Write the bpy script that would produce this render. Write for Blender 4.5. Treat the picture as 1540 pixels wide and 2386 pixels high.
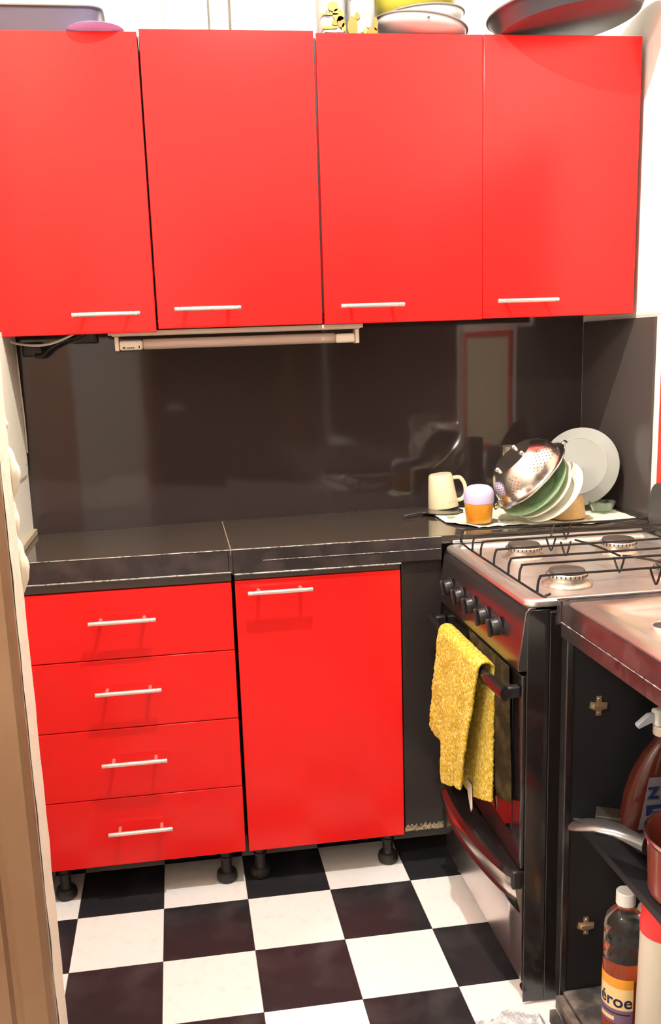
import bpy, bmesh, math, random
from mathutils import Vector, Matrix, noise
random.seed(7)
for o in list(bpy.data.objects):
    bpy.data.objects.remove(o, do_unlink=True)
S = bpy.context.scene
COL = S.collection
PI = math.pi

# ------------------------------------------------------------------ camera
def set_camera():
    yaw, pitch, roll = 0.1392, 0.2086, -0.0358
    cy, sy, cp, sp, cr, sr = math.cos(yaw), math.sin(yaw), math.cos(pitch), math.sin(pitch), math.cos(roll), math.sin(roll)
    f = Vector((sy*cp, cy*cp, -sp)); r = Vector((cy, -sy, 0)); u = r.cross(f)
    r2 = cr*r+sr*u; u2 = -sr*r+cr*u
    m = Matrix(((r2.x, u2.x, -f.x, 0.3175), (r2.y, u2.y, -f.y, -2.615), (r2.z, u2.z, -f.z, 1.3321), (0, 0, 0, 1)))
    c = bpy.data.cameras.new('camera'); o = bpy.data.objects.new('camera', c); COL.objects.link(o)
    o.matrix_world = m
    c.sensor_fit = 'HORIZONTAL'; c.sensor_width = 36; c.lens = 2178.5*36/1540
    c.shift_x = 41.2/1540; c.shift_y = 86.6/1540
    c.clip_start = 0.02; c.clip_end = 50
    S.camera = o
set_camera()

# ------------------------------------------------------------------ world, exposure
W = bpy.data.worlds.new('world'); S.world = W; W.use_nodes = True
W.node_tree.nodes['Background'].inputs[0].default_value = (1.0, 0.9, 0.78, 1)
W.node_tree.nodes['Background'].inputs[1].default_value = 0.05
S.view_settings.view_transform = 'Standard'; S.view_settings.look = 'None'
S.view_settings.gamma = 1; S.view_settings.use_curve_mapping = False
S.view_settings.exposure = -0.06
LAMP_POS = (0.60, -1.08, 2.60)
LAMP_STRENGTH = 12000.0
HALL_FILL_POS = (-0.75, -2.35, 2.50)  # added fill source in the hall, raises the ambient light in the kitchen
HALL_FILL_STRENGTH = 780.0

# ------------------------------------------------------------------ materials
def mat(name, col, rough=0.5, metal=0.0, spec=0.5, coat=0.0, trans=0.0, ior=1.45, emit=None, estr=0, var=None, vscale=20, bump=0, bscale=200, alpha=1.0, sheen=0, vdetail=3, vlo=0.45, vhi=0.65):
    m = bpy.data.materials.new(name); m.use_nodes = True
    nt = m.node_tree; b = nt.nodes['Principled BSDF']; I = b.inputs
    I['Base Color'].default_value = (*col, 1); I['Roughness'].default_value = rough; I['Metallic'].default_value = metal
    I['Specular IOR Level'].default_value = spec; I['Coat Weight'].default_value = coat; I['Coat Roughness'].default_value = 0.05
    I['Transmission Weight'].default_value = trans; I['IOR'].default_value = ior; I['Alpha'].default_value = alpha
    I['Sheen Weight'].default_value = sheen
    if emit: I['Emission Color'].default_value = (*emit, 1); I['Emission Strength'].default_value = estr
    tc = nt.nodes.new('ShaderNodeTexCoord')
    if var:
        n = nt.nodes.new('ShaderNodeTexNoise'); n.inputs['Scale'].default_value = vscale; n.inputs['Detail'].default_value = vdetail
        r = nt.nodes.new('ShaderNodeMapRange'); r.inputs[1].default_value = vlo; r.inputs[2].default_value = vhi
        x = nt.nodes.new('ShaderNodeMix'); x.data_type = 'RGBA'
        x.inputs[6].default_value = (*col, 1); x.inputs[7].default_value = (*var, 1)
        nt.links.new(tc.outputs['Object'], n.inputs['Vector']); nt.links.new(n.outputs['Fac'], r.inputs[0])
        nt.links.new(r.outputs[0], x.inputs[0]); nt.links.new(x.outputs[2], I['Base Color'])
    if bump:
        n = nt.nodes.new('ShaderNodeTexNoise'); n.inputs['Scale'].default_value = bscale; n.inputs['Detail'].default_value = 3
        k = nt.nodes.new('ShaderNodeBump'); k.inputs['Strength'].default_value = bump; k.inputs['Distance'].default_value = 0.004
        nt.links.new(tc.outputs['Object'], n.inputs['Vector']); nt.links.new(n.outputs['Fac'], k.inputs['Height'])
        nt.links.new(k.outputs[0], I['Normal'])
    return m
RED = mat('red_gloss', (0.88, 0.0165, 0.015), 0.22, spec=0.28)
REDSIDE = mat('red_edge', (0.35, 0.02, 0.015), 0.4)
CARC = mat('dark_board', (0.03, 0.022, 0.022), 0.5)
GREYBOARD = mat('dark_grey_rail', (0.09, 0.08, 0.075), 0.4)
STEELBAR = mat('brushed_bar', (0.86, 0.80, 0.72), 0.32, metal=0.75)
SPLASH = mat('black_splash', (0.040, 0.029, 0.028), 0.06, spec=0.62, bump=0.015, bscale=6)
SPLASH2 = mat('black_splash_side', (0.075, 0.060, 0.054), 0.22, spec=0.5)
WORK = mat('worktop_black', (0.058, 0.045, 0.034), 0.07, spec=0.7)
EDGE = mat('worktop_edge', (0.030, 0.024, 0.024), 0.25, spec=0.6, var=(0.06, 0.045, 0.045), vscale=14)
STRIP = mat('edge_strip', (0.55, 0.52, 0.48), 0.35, metal=0.4, var=(0.16, 0.14, 0.13), vscale=90)
WALLW = mat('wall_white', (0.88, 0.85, 0.78), 0.75, bump=0.08, bscale=40)
CREAM = mat('wall_cream', (0.86, 0.80, 0.66), 0.6, bump=0.06, bscale=60)
CREAMPANEL = mat('cream_board', (0.86, 0.80, 0.66), 0.45)
PLASTER = mat('plaster_edge', (0.88, 0.80, 0.64), 0.7, bump=0.5, bscale=60)
BROWNW = mat('brown_wood', (0.24, 0.125, 0.062), 0.45, var=(0.29, 0.16, 0.085), vscale=5)
HALLW = mat('hall_wall', (0.74, 0.69, 0.62), 0.7)
CEIL = mat('ceiling_white', (0.88, 0.86, 0.82), 0.8)
TWHITE = mat('tile_white', (0.88, 0.86, 0.82), 0.22, spec=0.4, var=(0.82, 0.79, 0.74), vscale=30, vlo=0.55, vhi=0.75)
TBLACK = mat('tile_black', (0.020, 0.020, 0.022), 0.30, spec=0.25, var=(0.046, 0.043, 0.044), vscale=9, vlo=0.5, vhi=0.75)
GROUT = mat('floor_base', (0.25, 0.22, 0.18), 0.7)
BLACKPL = mat('black_plastic', (0.018, 0.016, 0.016), 0.35)
ENAMELB = mat('black_enamel', (0.012, 0.010, 0.010), 0.18, spec=0.5)
STOVEB = mat('stove_black_gloss', (0.014, 0.011, 0.011), 0.14, spec=1.0)
CTRL = mat('control_panel_gloss', (0.020, 0.014, 0.014), 0.24, metal=0.0, spec=0.9, ior=1.75)
STEEL = mat('stainless', (0.80, 0.76, 0.71), 0.33, metal=0.85, var=(0.72, 0.65, 0.58), vscale=14)
STEELF = mat('stainless_front', (0.66, 0.61, 0.57), 0.25, metal=1.0)
WIRE = mat('black_wire', (0.012, 0.012, 0.012), 0.3)
BURN = mat('burner_alu', (0.60, 0.52, 0.44), 0.4, metal=0.8, var=(0.38, 0.30, 0.24), vscale=60)
BURNCAP = mat('burner_cap', (0.10, 0.085, 0.07), 0.45, metal=0.3)
YTOWEL = mat('yellow_terry', (0.68, 0.43, 0.014), 0.95, spec=0.1, sheen=0.1, var=(0.90, 0.74, 0.20), vscale=130, bump=0.9, bscale=420)
DTOWEL = mat('olive_terry', (0.034, 0.025, 0.011), 0.95, spec=0.1, var=(0.085, 0.062, 0.026), vscale=25, bump=0.9, bscale=420)
WHITEFAB = mat('white_cotton', (0.85, 0.82, 0.74), 0.9, bump=0.3, bscale=300)
CREAMCER = mat('cream_ceramic', (0.84, 0.72, 0.47), 0.3)
WHITECER = mat('white_ceramic', (0.88, 0.87, 0.76), 0.2)
GREYPL = mat('pale_grey_plate', (0.34, 0.34, 0.30), 0.4)
GREENGL = mat('green_glass', (0.34, 0.60, 0.30), 0.12, trans=0.35, var=(0.50, 0.72, 0.42), vscale=30)
WOODT = mat('tan_wood', (0.70, 0.46, 0.20), 0.5, var=(0.78, 0.56, 0.28), vscale=30)
POLISH = mat('polished_steel', (0.74, 0.70, 0.64), 0.22, metal=1.0)
PURPLE = mat('lilac_plastic', (0.36, 0.33, 0.70), 0.45)
ORANGE = mat('amber_jar', (0.75, 0.27, 0.02), 0.25, var=(0.85, 0.42, 0.03), vscale=22)
DARKM = mat('dark_nonstick', (0.040, 0.036, 0.040), 0.3, spec=0.6)
DARKGL = mat('dark_glass_lid', (0.05, 0.05, 0.045), 0.12, spec=0.8)
YELPL = mat('yellow_plastic', (0.36, 0.31, 0.035), 0.35)
WENAM = mat('white_enamel', (0.52, 0.51, 0.49), 0.2)
RIMD = mat('grey_rim', (0.16, 0.15, 0.14), 0.35)
PAPERW = mat('white_pack', (0.22, 0.21, 0.195), 0.5)
PRYEL = mat('print_yellow', (0.34, 0.26, 0.02), 0.5)
PRORA = mat('print_orange', (0.34, 0.12, 0.004), 0.5)
PRBLK = mat('print_black', (0.03, 0.03, 0.03), 0.5)
PRGRY = mat('print_grey', (0.35, 0.34, 0.33), 0.5)
PRRED = mat('print_red', (0.75, 0.04, 0.04), 0.4)
WPLAST = mat('white_plastic', (0.88, 0.86, 0.80), 0.35)
BPLAST = mat('beige_plastic', (0.66, 0.55, 0.44), 0.3)
TUBE = mat('tube_diffuser', (0.52, 0.40, 0.34), 0.25)
BRASS = mat('hinge_metal', (0.62, 0.50, 0.34), 0.35, metal=0.9)
BOARDW = mat('worn_board', (0.045, 0.038, 0.035), 0.5, var=(0.20, 0.16, 0.13), vscale=18, bump=0.3, bscale=70)
CHIP = mat('chipboard', (0.42, 0.33, 0.20), 0.8, var=(0.10, 0.08, 0.05), vscale=120)
PET = mat('clear_plastic', (0.96, 0.95, 0.93), 0.05, trans=0.985, ior=1.32)
LIQ = mat('orange_liquid', (0.72, 0.10, 0.02), 0.1, trans=0.25)
LABORA = mat('label_orange', (0.90, 0.36, 0.03), 0.4)
LABYEL = mat('label_pale', (0.92, 0.66, 0.30), 0.4)
LABPUR = mat('label_purple', (0.22, 0.12, 0.20), 0.4)
NAVY = mat('navy_print', (0.015, 0.02, 0.07), 0.4)
SPRAYR = mat('red_brown_liquid', (0.055, 0.010, 0.006), 0.14, trans=0.0)
SPRAYL = mat('grey_label', (0.125, 0.112, 0.118), 0.4)
GREEND = mat('dark_green', (0.02, 0.10, 0.06), 0.3)
SAUCE = mat('red_brown_pot', (0.22, 0.045, 0.03), 0.18, spec=0.8)
HANDB = mat('handle_black_chrome', (0.20, 0.19, 0.18), 0.28, metal=0.8)
CARD = mat('brown_card', (0.022, 0.015, 0.010), 0.6)
RUG = mat('grey_rug', (0.50, 0.50, 0.50), 0.95, var=(0.85, 0.84, 0.82), vscale=60, bump=0.8, bscale=300)
BOARDYEL = mat('board_yellow', (0.86, 0.79, 0.52), 0.5)
BOARDRED = mat('board_red', (0.85, 0.05, 0.03), 0.4)
DGREY = mat('dark_grey_tray', (0.060, 0.058, 0.055), 0.35)
RUBBER = mat('white_cable', (0.85, 0.80, 0.72), 0.4)
MAROON = mat('pan_maroon', (0.12, 0.03, 0.035), 0.3)
SCORCH = mat('scorched_enamel', (0.88, 0.84, 0.76), 0.25, var=(0.60, 0.38, 0.16), vscale=22)
DARKWOOD = mat('dark_door_wood', (0.10, 0.055, 0.035), 0.5)
BULB = mat('bulb_glow', (1, 1, 1), 0.5, emit=(1.0, 0.975, 0.94), estr=LAMP_STRENGTH)
FILLBULB = mat('hall_fill_glow', (1, 1, 1), 0.5, emit=(1.0, 0.975, 0.94), estr=HALL_FILL_STRENGTH)

# ------------------------------------------------------------------ helpers
class MB:
    def __init__(s): s.v = []; s.f = []
    def add(s, vs, fs, M=None):
        n = len(s.v)
        for p in vs:
            p = Vector(p); s.v.append(M @ p if M else p)
        s.f += [tuple(i+n for i in f) for f in fs]
        return s
    def box(s, x0, x1, y0, y1, z0, z1, M=None):
        vs = [(x, y, z) for x in (x0, x1) for y in (y0, y1) for z in (z0, z1)]
        return s.add(vs, [(0, 1, 3, 2), (4, 6, 7, 5), (0, 4, 5, 1), (2, 3, 7, 6), (0, 2, 6, 4), (1, 5, 7, 3)], M)
    def prism(s, poly, z0, z1, M=None):
        n = len(poly)
        vs = [(x, y, z0) for x, y in poly]+[(x, y, z1) for x, y in poly]
        fs = [tuple(range(n))[::-1], tuple(range(n, 2*n))]+[(i, (i+1) % n, n+(i+1) % n, n+i) for i in range(n)]
        return s.add(vs, fs, M)
    def lathe(s, prof, n=32, M=None, a0=0, a1=2*PI, cap=True):
        full = abs(a1-a0-2*PI) < 1e-6; k = n if full else n+1
        vs = []; fs = []
        for r, z in prof:
            for i in range(k):
                a = a0+(a1-a0)*i/n; vs.append((r*math.cos(a), r*math.sin(a), z))
        for j in range(len(prof)-1):
            for i in range(n):
                i2 = (i+1) % k
                fs.append((j*k+i, j*k+i2, (j+1)*k+i2, (j+1)*k+i))
        if cap and full:
            if prof[0][0] > 1e-6: fs.append(tuple(range(k))[::-1])
            if prof[-1][0] > 1e-6: fs.append(tuple((len(prof)-1)*k+i for i in range(k)))
        return s.add(vs, fs, M)
    def tube(s, pts, r, n=8, M=None, closed=False):
        pts = [Vector(p) for p in pts]; N = len(pts)
        vs = []; fs = []; prev = None
        for i, p in enumerate(pts):
            if closed: t = pts[(i+1) % N]-pts[i-1]
            else: t = pts[min(i+1, N-1)]-pts[max(i-1, 0)]
            t.normalize()
            if prev is None:
                a = Vector((0, 0, 1)) if abs(t.z) < .9 else Vector((1, 0, 0)); u = t.cross(a).normalized()
            else: u = (prev-t*prev.dot(t)).normalized()
            prev = u; w = t.cross(u); rr = r[i] if isinstance(r, (list, tuple)) else r
            for k in range(n):
                an = 2*PI*k/n; vs.append(p+rr*(math.cos(an)*u+math.sin(an)*w))
        for i in range(N if closed else N-1):
            i2 = (i+1) % N
            for k in range(n):
                k2 = (k+1) % n; fs.append((i*n+k, i*n+k2, i2*n+k2, i2*n+k))
        if not closed: fs += [tuple(range(n))[::-1], tuple((N-1)*n+k for k in range(n))]
        return s.add(vs, fs, M)
    def grid(s, fn, nu, nv):
        vs = [fn(i/nu, j/nv) for i in range(nu+1) for j in range(nv+1)]
        fs = [(i*(nv+1)+j, (i+1)*(nv+1)+j, (i+1)*(nv+1)+j+1, i*(nv+1)+j+1) for i in range(nu) for j in range(nv)]
        return s.add(vs, fs)
    def loft(s, rings, cap0=True, cap1=True):
        k = len(rings[0]); vs = [p for r in rings for p in r]; fs = []
        for j in range(len(rings)-1):
            for i in range(k):
                i2 = (i+1) % k; fs.append((j*k+i, j*k+i2, (j+1)*k+i2, (j+1)*k+i))
        if cap0: fs.append(tuple(range(k))[::-1])
        if cap1: fs.append(tuple((len(rings)-1)*k+i for i in range(k)))
        return s.add(vs, fs)
    def mesh(s, name, smooth=True, origin=(0, 0, 0)):
        me = bpy.data.meshes.new(name); o = Vector(origin)
        me.from_pydata([tuple(p-o) for p in s.v], [], s.f)
        bm = bmesh.new(); bm.from_mesh(me); bmesh.ops.recalc_face_normals(bm, faces=bm.faces); bm.to_mesh(me); bm.free()
        if smooth:
            me.polygons.foreach_set('use_smooth', [True]*len(me.polygons)); me.set_sharp_from_angle(angle=math.radians(35))
        return me

def rrect(x0, x1, y0, y1, r, z=None, n=5):
    out = []
    for cx, cy, a in ((x1-r, y1-r, 0), (x0+r, y1-r, PI/2), (x0+r, y0+r, PI), (x1-r, y0+r, 1.5*PI)):
        for i in range(n+1):
            t = a+PI/2*i/n; p = (cx+r*math.cos(t), cy+r*math.sin(t)); out.append(p if z is None else (*p, z))
    return out

def wpos(o):
    p = Vector(o.location)
    while o.parent: o = o.parent; p += o.location
    return p
def thing(name, label, cat, loc=(0, 0, 0), rot=None, group=None):
    o = bpy.data.objects.new(name, None); COL.objects.link(o); o.location = loc; o.empty_display_size = .05
    if rot is not None: o.rotation_mode = 'QUATERNION'; o.rotation_quaternion = rot
    o['label'] = label; o['category'] = cat
    if group: o['group'] = group
    return o
def part(name, mb, m, parent=None, local=False, bevel=0, smooth=True, label=None, mods=None, seg=2, kind=None):
    """mb holds world coordinates (local=False) or coordinates in the parent's frame (local=True)."""
    org = (0, 0, 0)
    if parent is not None and not local: org = wpos(parent)
    me = mb.mesh(name, smooth, org) if isinstance(mb, MB) else mb
    me.materials.clear(); me.materials.append(m)
    o = bpy.data.objects.new(name, me); COL.objects.link(o)
    if parent is not None: o.parent = parent
    if bevel:
        b = o.modifiers.new('bevel', 'BEVEL'); b.width = bevel; b.segments = seg; b.limit_method = 'ANGLE'; b.angle_limit = math.radians(40)
    if label: o['label'] = label
    if kind: o['kind'] = kind
    return o
def tag(o, label, cat, group=None):
    o['label'] = label; o['category'] = cat
    if group: o['group'] = group
    return o
def struct(name, mb, m, **k):
    o = part(name, mb, m, **k); o['kind'] = 'structure'; return o
def copy_tree(o, parent=None, loc=None):
    c = o.copy(); COL.objects.link(c); c.parent = parent
    if loc: c.location = loc
    for ch in list(o.children): copy_tree(ch, c)
    return c
def frame(n, up=(0, 0, 1)):
    n = Vector(n).normalized(); x = Vector(up).cross(n)
    if x.length < 1e-4: x = Vector((1, 0, 0))
    x.normalize(); y = n.cross(x)
    return Matrix((x, y, n)).transposed().to_quaternion()
def text_mb(txt, size, depth=0.0006, offset=0.0, fn=None, M=None):
    c = bpy.data.curves.new('t', 'FONT'); c.body = txt; c.size = size; c.extrude = depth; c.offset = offset; c.align_x = 'CENTER'; c.resolution_u = 3
    o = bpy.data.objects.new('t', c); COL.objects.link(o)
    bpy.context.view_layer.update()
    me = bpy.data.meshes.new_from_object(o.evaluated_get(bpy.context.evaluated_depsgraph_get()))
    bpy.data.objects.remove(o); bpy.data.curves.remove(c)
    mb = MB(); vs = [v.co.copy() for v in me.vertices]
    if fn: vs = [fn(p) for p in vs]
    mb.add(vs, [tuple(p.vertices) for p in me.polygons], M); bpy.data.meshes.remove(me)
    return mb
def T(x, y, z): return Matrix.Translation((x, y, z))
def R(a, ax): return Matrix.Rotation(a, 4, ax)

# ------------------------------------------------------------------ setting
XL, XR = -0.075, 1.500
def yw(x): return -0.0804+0.061*x
ZC = 2.70
floor = struct('floor', MB().box(-1.3, 1.6, -3.5, 0.12, -0.08, -0.003), GROUT)
TS = 0.2079; TX, TY = 0.0029, -0.5042
tw = MB().box(0.0006, TS-.0006, -TS+.0006, -.0006, -.0028, 0).mesh('tile'); tw.materials.append(TWHITE)
tb = tw.copy(); tb.materials.clear(); tb.materials.append(TBLACK)
for j in range(-2, 9):
    for i in range(-1, 8):
        x0, x1 = TX+i*TS, TX+(i+1)*TS; y1 = TY-j*TS
        if x0 < XL-.02 and y1 > -1.2:
            me = MB().box(XL+.001, x1-.0006, y1-TS+.0006, y1-.0006, -.0028, 0).mesh('tile'); me.materials.append(TWHITE if (i+j) % 2 == 0 else TBLACK)
            o = bpy.data.objects.new('tile', me); COL.objects.link(o); o.parent = floor; continue
        if x1 > XR: continue
        o = bpy.data.objects.new('tile', tw if (i+j) % 2 == 0 else tb); COL.objects.link(o)
        o.parent = floor; o.location = (x0, y1, 0)
wall_back = struct('wall_back', MB().prism([(-.25, yw(-.25)), (1.62, yw(1.62)), (1.62, yw(1.62)+.1), (-.25, yw(-.25)+.1)], 0, ZC), WALLW)
def yp(x, d): return (x, yw(x)-d)
part('splash_panel', MB().prism([yp(-.074, .006), yp(1.492, .006), yp(1.492, .0005), yp(-.074, .0005)], .882, 1.42), SPLASH, wall_back, label='glossy black splashback panel')
wall_left = struct('wall_left', MB().box(XL-.12, XL, -1.24, .05, 0, ZC), CREAM)
wall_right = struct('wall_right', MB().box(XR, XR+.12, -3.5, .15, 0, ZC), WALLW)
part('splash_panel', MB().box(1.4935, 1.4995, -.405, .004, .882, 1.386), SPLASH2, wall_right, label='dark satin splashback panel')
pm = MB()
pm.grid(lambda a, b: (1.4998-.004*math.sin(PI*b)*(0.7+0.5*noise.noise((a*9, b*2, 1))), -.30-.32*a, 1.388+.016*b+.004*noise.noise((a*7, 0, 3))), 24, 4)
part('plaster_ridge', pm, PLASTER, wall_right)
pm = MB()
pm.grid(lambda a, b: (1.4998-.003*math.sin(PI*b)*(0.7+0.5*noise.noise((a*9, b*2, 5))), -.4065-.012*b+.003*noise.noise((a*11, 0, 3)), .9+.49*a), 24, 4)
part('plaster_ridge', pm, PLASTER, wall_right)
ceiling = struct('ceiling', MB().box(-1.3, 1.62, -3.5, .15, ZC, ZC+.08), CEIL)
# partition with the doorway the picture is taken through
JX = 0.075
partition = struct('wall_front', MB().box(-1.3, JX, -1.29, -1.215, 0, ZC), CREAM)
ar = MB()
prof = [(-.004, 0), (-.004, -.018), (-.012, -.026), (-.046, -.024), (-.054, -.016), (-.060, -.016), (-.066, -.022), (-.10, -.020), (-.104, -.012), (-.104, 0)]
ar.prism([(JX+.003+a, -1.291+b) for a, b in prof], 0, 2.2)
struct('trim_1', ar, BROWNW, label='brown wooden door casing')
rv = MB()
def rev(a, b):
    z = 2.2*a; w = noise.noise((z*14, b*2, 4))
    return (JX+.0015+.0015*w+.001*math.sin(PI*b), -1.290+.076*b+.004*noise.noise((z*20, b, 9)), z)
rv.grid(rev, 220, 5)
struct('trim_2', rv, PLASTER, label='rough cream plaster edge of the doorway')
def lump(zc, h, w, d):
    m = MB(); rings = []
    for i in range(11):
        t = i/10; z = zc-h/2+h*t; s = max(.06, math.sin(PI*(t*.94+.03)))**.8*(1+.2*noise.noise((t*5, zc, 2)))
        rings.append([(JX-.004+w*s*(.5+.5*math.cos(a))*1.0, -1.214+d*s*math.sin(a)*.6, z) for a in [2*PI*k/12 for k in range(12)]])
    return m.loft(rings)
part('plaster_lump', lump(1.175, .085, .018, .02), PLASTER, partition)
part('plaster_lump', lump(1.035, .095, .017, .02), PLASTER, partition)
part('plaster_lump', lump(1.105, .075, .010, .02), PLASTER, partition)
part('plaster_lump', lump(1.245, .025, .008, .012), PLASTER, partition)
struct('wall_hall_left', MB().box(-1.3, -1.2, -3.5, -1.29, 0, ZC), HALLW)
wall_rear = struct('wall_rear', MB().box(-1.3, 1.62, -3.6, -3.5, 0, ZC), HALLW)
dr = struct('unseen_door_1', MB().box(.60, 1.43, -3.5, -3.46, 0, 2.05), DARKWOOD, bevel=.003)  # out of view, built dark to match the splashback's reflection
part('door_frame', MB().box(.54, .598, -3.5, -3.44, 0, 2.1), BROWNW, dr)
part('door_frame', MB().box(1.432, 1.498, -3.5, -3.44, 0, 2.1), BROWNW, dr)
part('splash_panel', MB().box(1.4935, 1.4995, -3.43, -2.70, .02, 2.1), DARKWOOD, wall_right, label='added dark wall panel, out of view')  # unseen, added to darken what the splashback mirrors
part('handle', MB().tube([(.68, -3.45, 1.02), (.68, -3.40, 1.02), (.78, -3.40, 1.02)], .009), STEELBAR, dr)
part('splash_panel', MB().box(1.4935, 1.4995, -2.66, -.875, .872, 1.95), mat('added_wine_panel', (.055, .022, .022), .3), wall_right, label='added dark wine panel above the sink, out of view')  # unseen, added for the dark band mirrored in the splashback
part('cover_strip', MB().box(1.4915, 1.4995, -.874, -.850, .872, 1.95), WPLAST, wall_right)
part('cover_strip', MB().box(1.4915, 1.4995, -2.70, -2.662, .872, 1.95), WPLAST, wall_right)
# cream board with a rounded lower corner screwed to the left wall
pl = [(-.125, 1.40)]+[(-.14+.02*math.cos(t), 1.067+.02*math.sin(t)) for t in [-PI/2*i/6 for i in range(7)]]+[(-.62, 1.047), (-.62, 1.40)]
bd = MB(); bd.add([(x, y, z) for x in (XL+.0005, XL+.006) for y, z in pl], [tuple(range(len(pl)))[::-1], tuple(range(len(pl), 2*len(pl)))]+[(i, (i+1) % len(pl), len(pl)+(i+1) % len(pl), len(pl)+i) for i in range(len(pl))])
brd = tag(part('wall_board', bd, CREAMPANEL, bevel=.0015), 'thin cream board with rounded lower corner screwed to wall beside splashback', 'wall board')
for y, z in ((-.150, 1.075), (-.145, 1.213)):
    part('screw', MB().lathe([(0, 0), (.0035, 0), (.0035, .0015), (0, .0025)], 10, T(XL+.006, y, z) @ R(PI/2, 'Y')), PRGRY, brd)
tr = struct('trim_3', MB().box(XL+.0005, XL+.010, -.43, yw(XL)-.008, .8825, .897), mat('upstand_tan', (0.50, 0.40, 0.26), 0.5), label='tan upstand strip along worktop end')

# ------------------------------------------------------------------ handles
def bar_handle_mesh(L=.155, inset=.027, so=.030):
    m = MB(); r = .0052; h = L/2
    prof = [(0, -h), (r*.9, -h), (r, -h+.001), (r, -h+.012), (r*.82, -h+.0125), (r*.82, -h+.0140), (r, -h+.0145), (r, h-.0145), (r*.82, h-.0140), (r*.82, h-.0125), (r, h-.012), (r, h-.001), (r*.9, h), (0, h)]
    m.lathe(prof, 14, T(0, -so, 0) @ R(PI/2, 'Y'))
    for sx in (-1, 1):
        m.lathe([(.0044, 0), (.0044, so)], 10, T(sx*(h-inset), 0, 0) @ R(PI/2, 'X'))
    me = m.mesh('handle'); me.materials.append(STEELBAR); return me
HM = bar_handle_mesh()
def add_handle(parent, x, y, z):
    o = bpy.data.objects.new('handle', HM); COL.objects.link(o); o.parent = parent
    o.location = Vector((x, y, z))-wpos(parent); o['label'] = 'brushed steel bar handle'

# ------------------------------------------------------------------ wall cabinets
YU = -.3117
ups = [
 ('red wall cabinet farthest from the dark splashback side wall, cut by the photo edge', -.0735, .2855, 1.3895, 2.0415, .173, 1.4325, 0),
 ('red wall cabinet above the fluorescent fixture, door hung slightly high', .2905, .6835, 1.396, 2.0465, .408, 1.4385, .003),
 ('red wall cabinet carrying the packets and bowls', .6895, 1.086, 1.3945, 2.043, .8035, 1.435, 0),
 ('red wall cabinet carrying the dark round pan, against the white side wall', 1.0875, 1.4835, 1.3965, 2.0435, 1.194, 1.436, 0)]
for lab, x0, x1, z0, z1, hx, hz, dy in ups:
    a0, a1 = x0-.0018, min(x1+.0018, 1.4985)
    t = thing('wall_cabinet', lab, 'cabinet', ((x0+x1)/2, -.2, 1.397), group='red wall cabinets in a row')
    yb0 = yw(a0)-.0075
    part('carcass', MB().prism([(a0, YU+.0205), (a1, YU+.0205), (a1, yb0), (a0, yb0)], 1.4215, 2.038), CARC, t, label='dark cabinet carcass')
    d = part('door', MB().box(x0, x1, YU-dy, YU+.018-dy, z0, z1), RED, t, bevel=.0016, label='glossy red door')
    add_handle(d, hx, YU-dy, hz)

# ------------------------------------------------------------------ base cabinets
YB = -.446
def leg_mesh():
    m = MB(); m.lathe([(0, 0), (.022, 0), (.026, .004), (.027, .016), (.024, .026), (.016, .030), (.0135, .034), (.0135, .060), (.017, .062), (.017, .068), (.0145, .07), (.0145, .0955), (0, .0955)], 20)
    me = m.mesh('leg'); me.materials.append(BLACKPL); return me
LM = leg_mesh()
def add_leg(parent, x, y):
    o = bpy.data.objects.new('leg', LM); COL.objects.link(o); o.parent = parent; o.location = Vector((x, y, .0005))-wpos(parent)
t = thing('drawer_cabinet', 'red base cabinet with four stacked drawers beside the doorway', 'cabinet', (.18, -.3, 0))
part('carcass', MB().box(-.061, .4225, YB+.0185, -.13, .0965, .798), CARC, t)
part('top_rail', MB().box(-.061, .4235, YB+.006, YB+.018, .8025, .825), GREYBOARD, t)
for i, (z0, z1, hz) in enumerate(((.6335, .800, .731), (.4585, .6315, .557), (.278, .4565, .377), (.0975, .276, .1965))):
    d = part('drawer_front', MB().box(-.063, .4225, YB, YB+.017, z0, z1), RED, t, bevel=.0016)
    add_handle(d, .163+.0015*i, YB, hz)
for x, y in ((-.033, -.40), (.373, -.403), (-.033, -.18), (.373, -.18)): add_leg(t, x, y)
t = thing('base_cabinet', 'red base cabinet with one tall door beside the black filler panel', 'cabinet', (.63, -.3, 0))
part('carcass', MB().box(.4315, .835, YB+.0185, -.10, .0965, .798), CARC, t)
part('top_rail', MB().box(.431, .835, YB+.006, YB+.018, .8045, .820), GREYBOARD, t)
d = part('door', MB().box(.431, .835, YB, YB+.017, .096, .8025), RED, t, bevel=.0016)
add_handle(d, .5365, YB, .7775)
for x, y in ((.461, -.40), (.80, -.40), (.461, -.18), (.80, -.18)): add_leg(t, x, y)
t = thing('filler_panel', 'plain black filler panel between red door and cooker', 'panel', (.888, -.43, 0))
part('board', MB().box(.8385, .9405, -.4405, -.4225, .106, .852), mat('filler_black', (.024, .019, .018), .3), t, bevel=.001)
ch = MB(); pts = []
N = 26
top = [(.8385+.102*i/N, .112+.010*abs(noise.noise((i*.9, 1, 1)))+.004*(i % 3)) for i in range(N+1)]
bot = [(.8385+.102*i/N, .1025-.004*noise.noise((i*1.3, 5, 2))) for i in range(N+1)]
ch.add([(x, y, z) for y in (-.4418, -.4225) for x, z in top+bot[::-1]], [tuple(range(2*N+2)), tuple(range(2*N+2, 4*N+4))[::-1]]+[(i, (i+1) % (2*N+2), 2*N+2+(i+1) % (2*N+2), 2*N+2+i) for i in range(2*N+2)])
part('worn_edge', ch, CHIP, t, label='chipped bare chipboard edge')
sl = MB(); sl.tube([(.8385+.102*i/20, -.4425, .846+.002*noise.noise((i*.8, 0, 0))+.004*i/20) for i in range(21)], .0022, 6)
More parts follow.
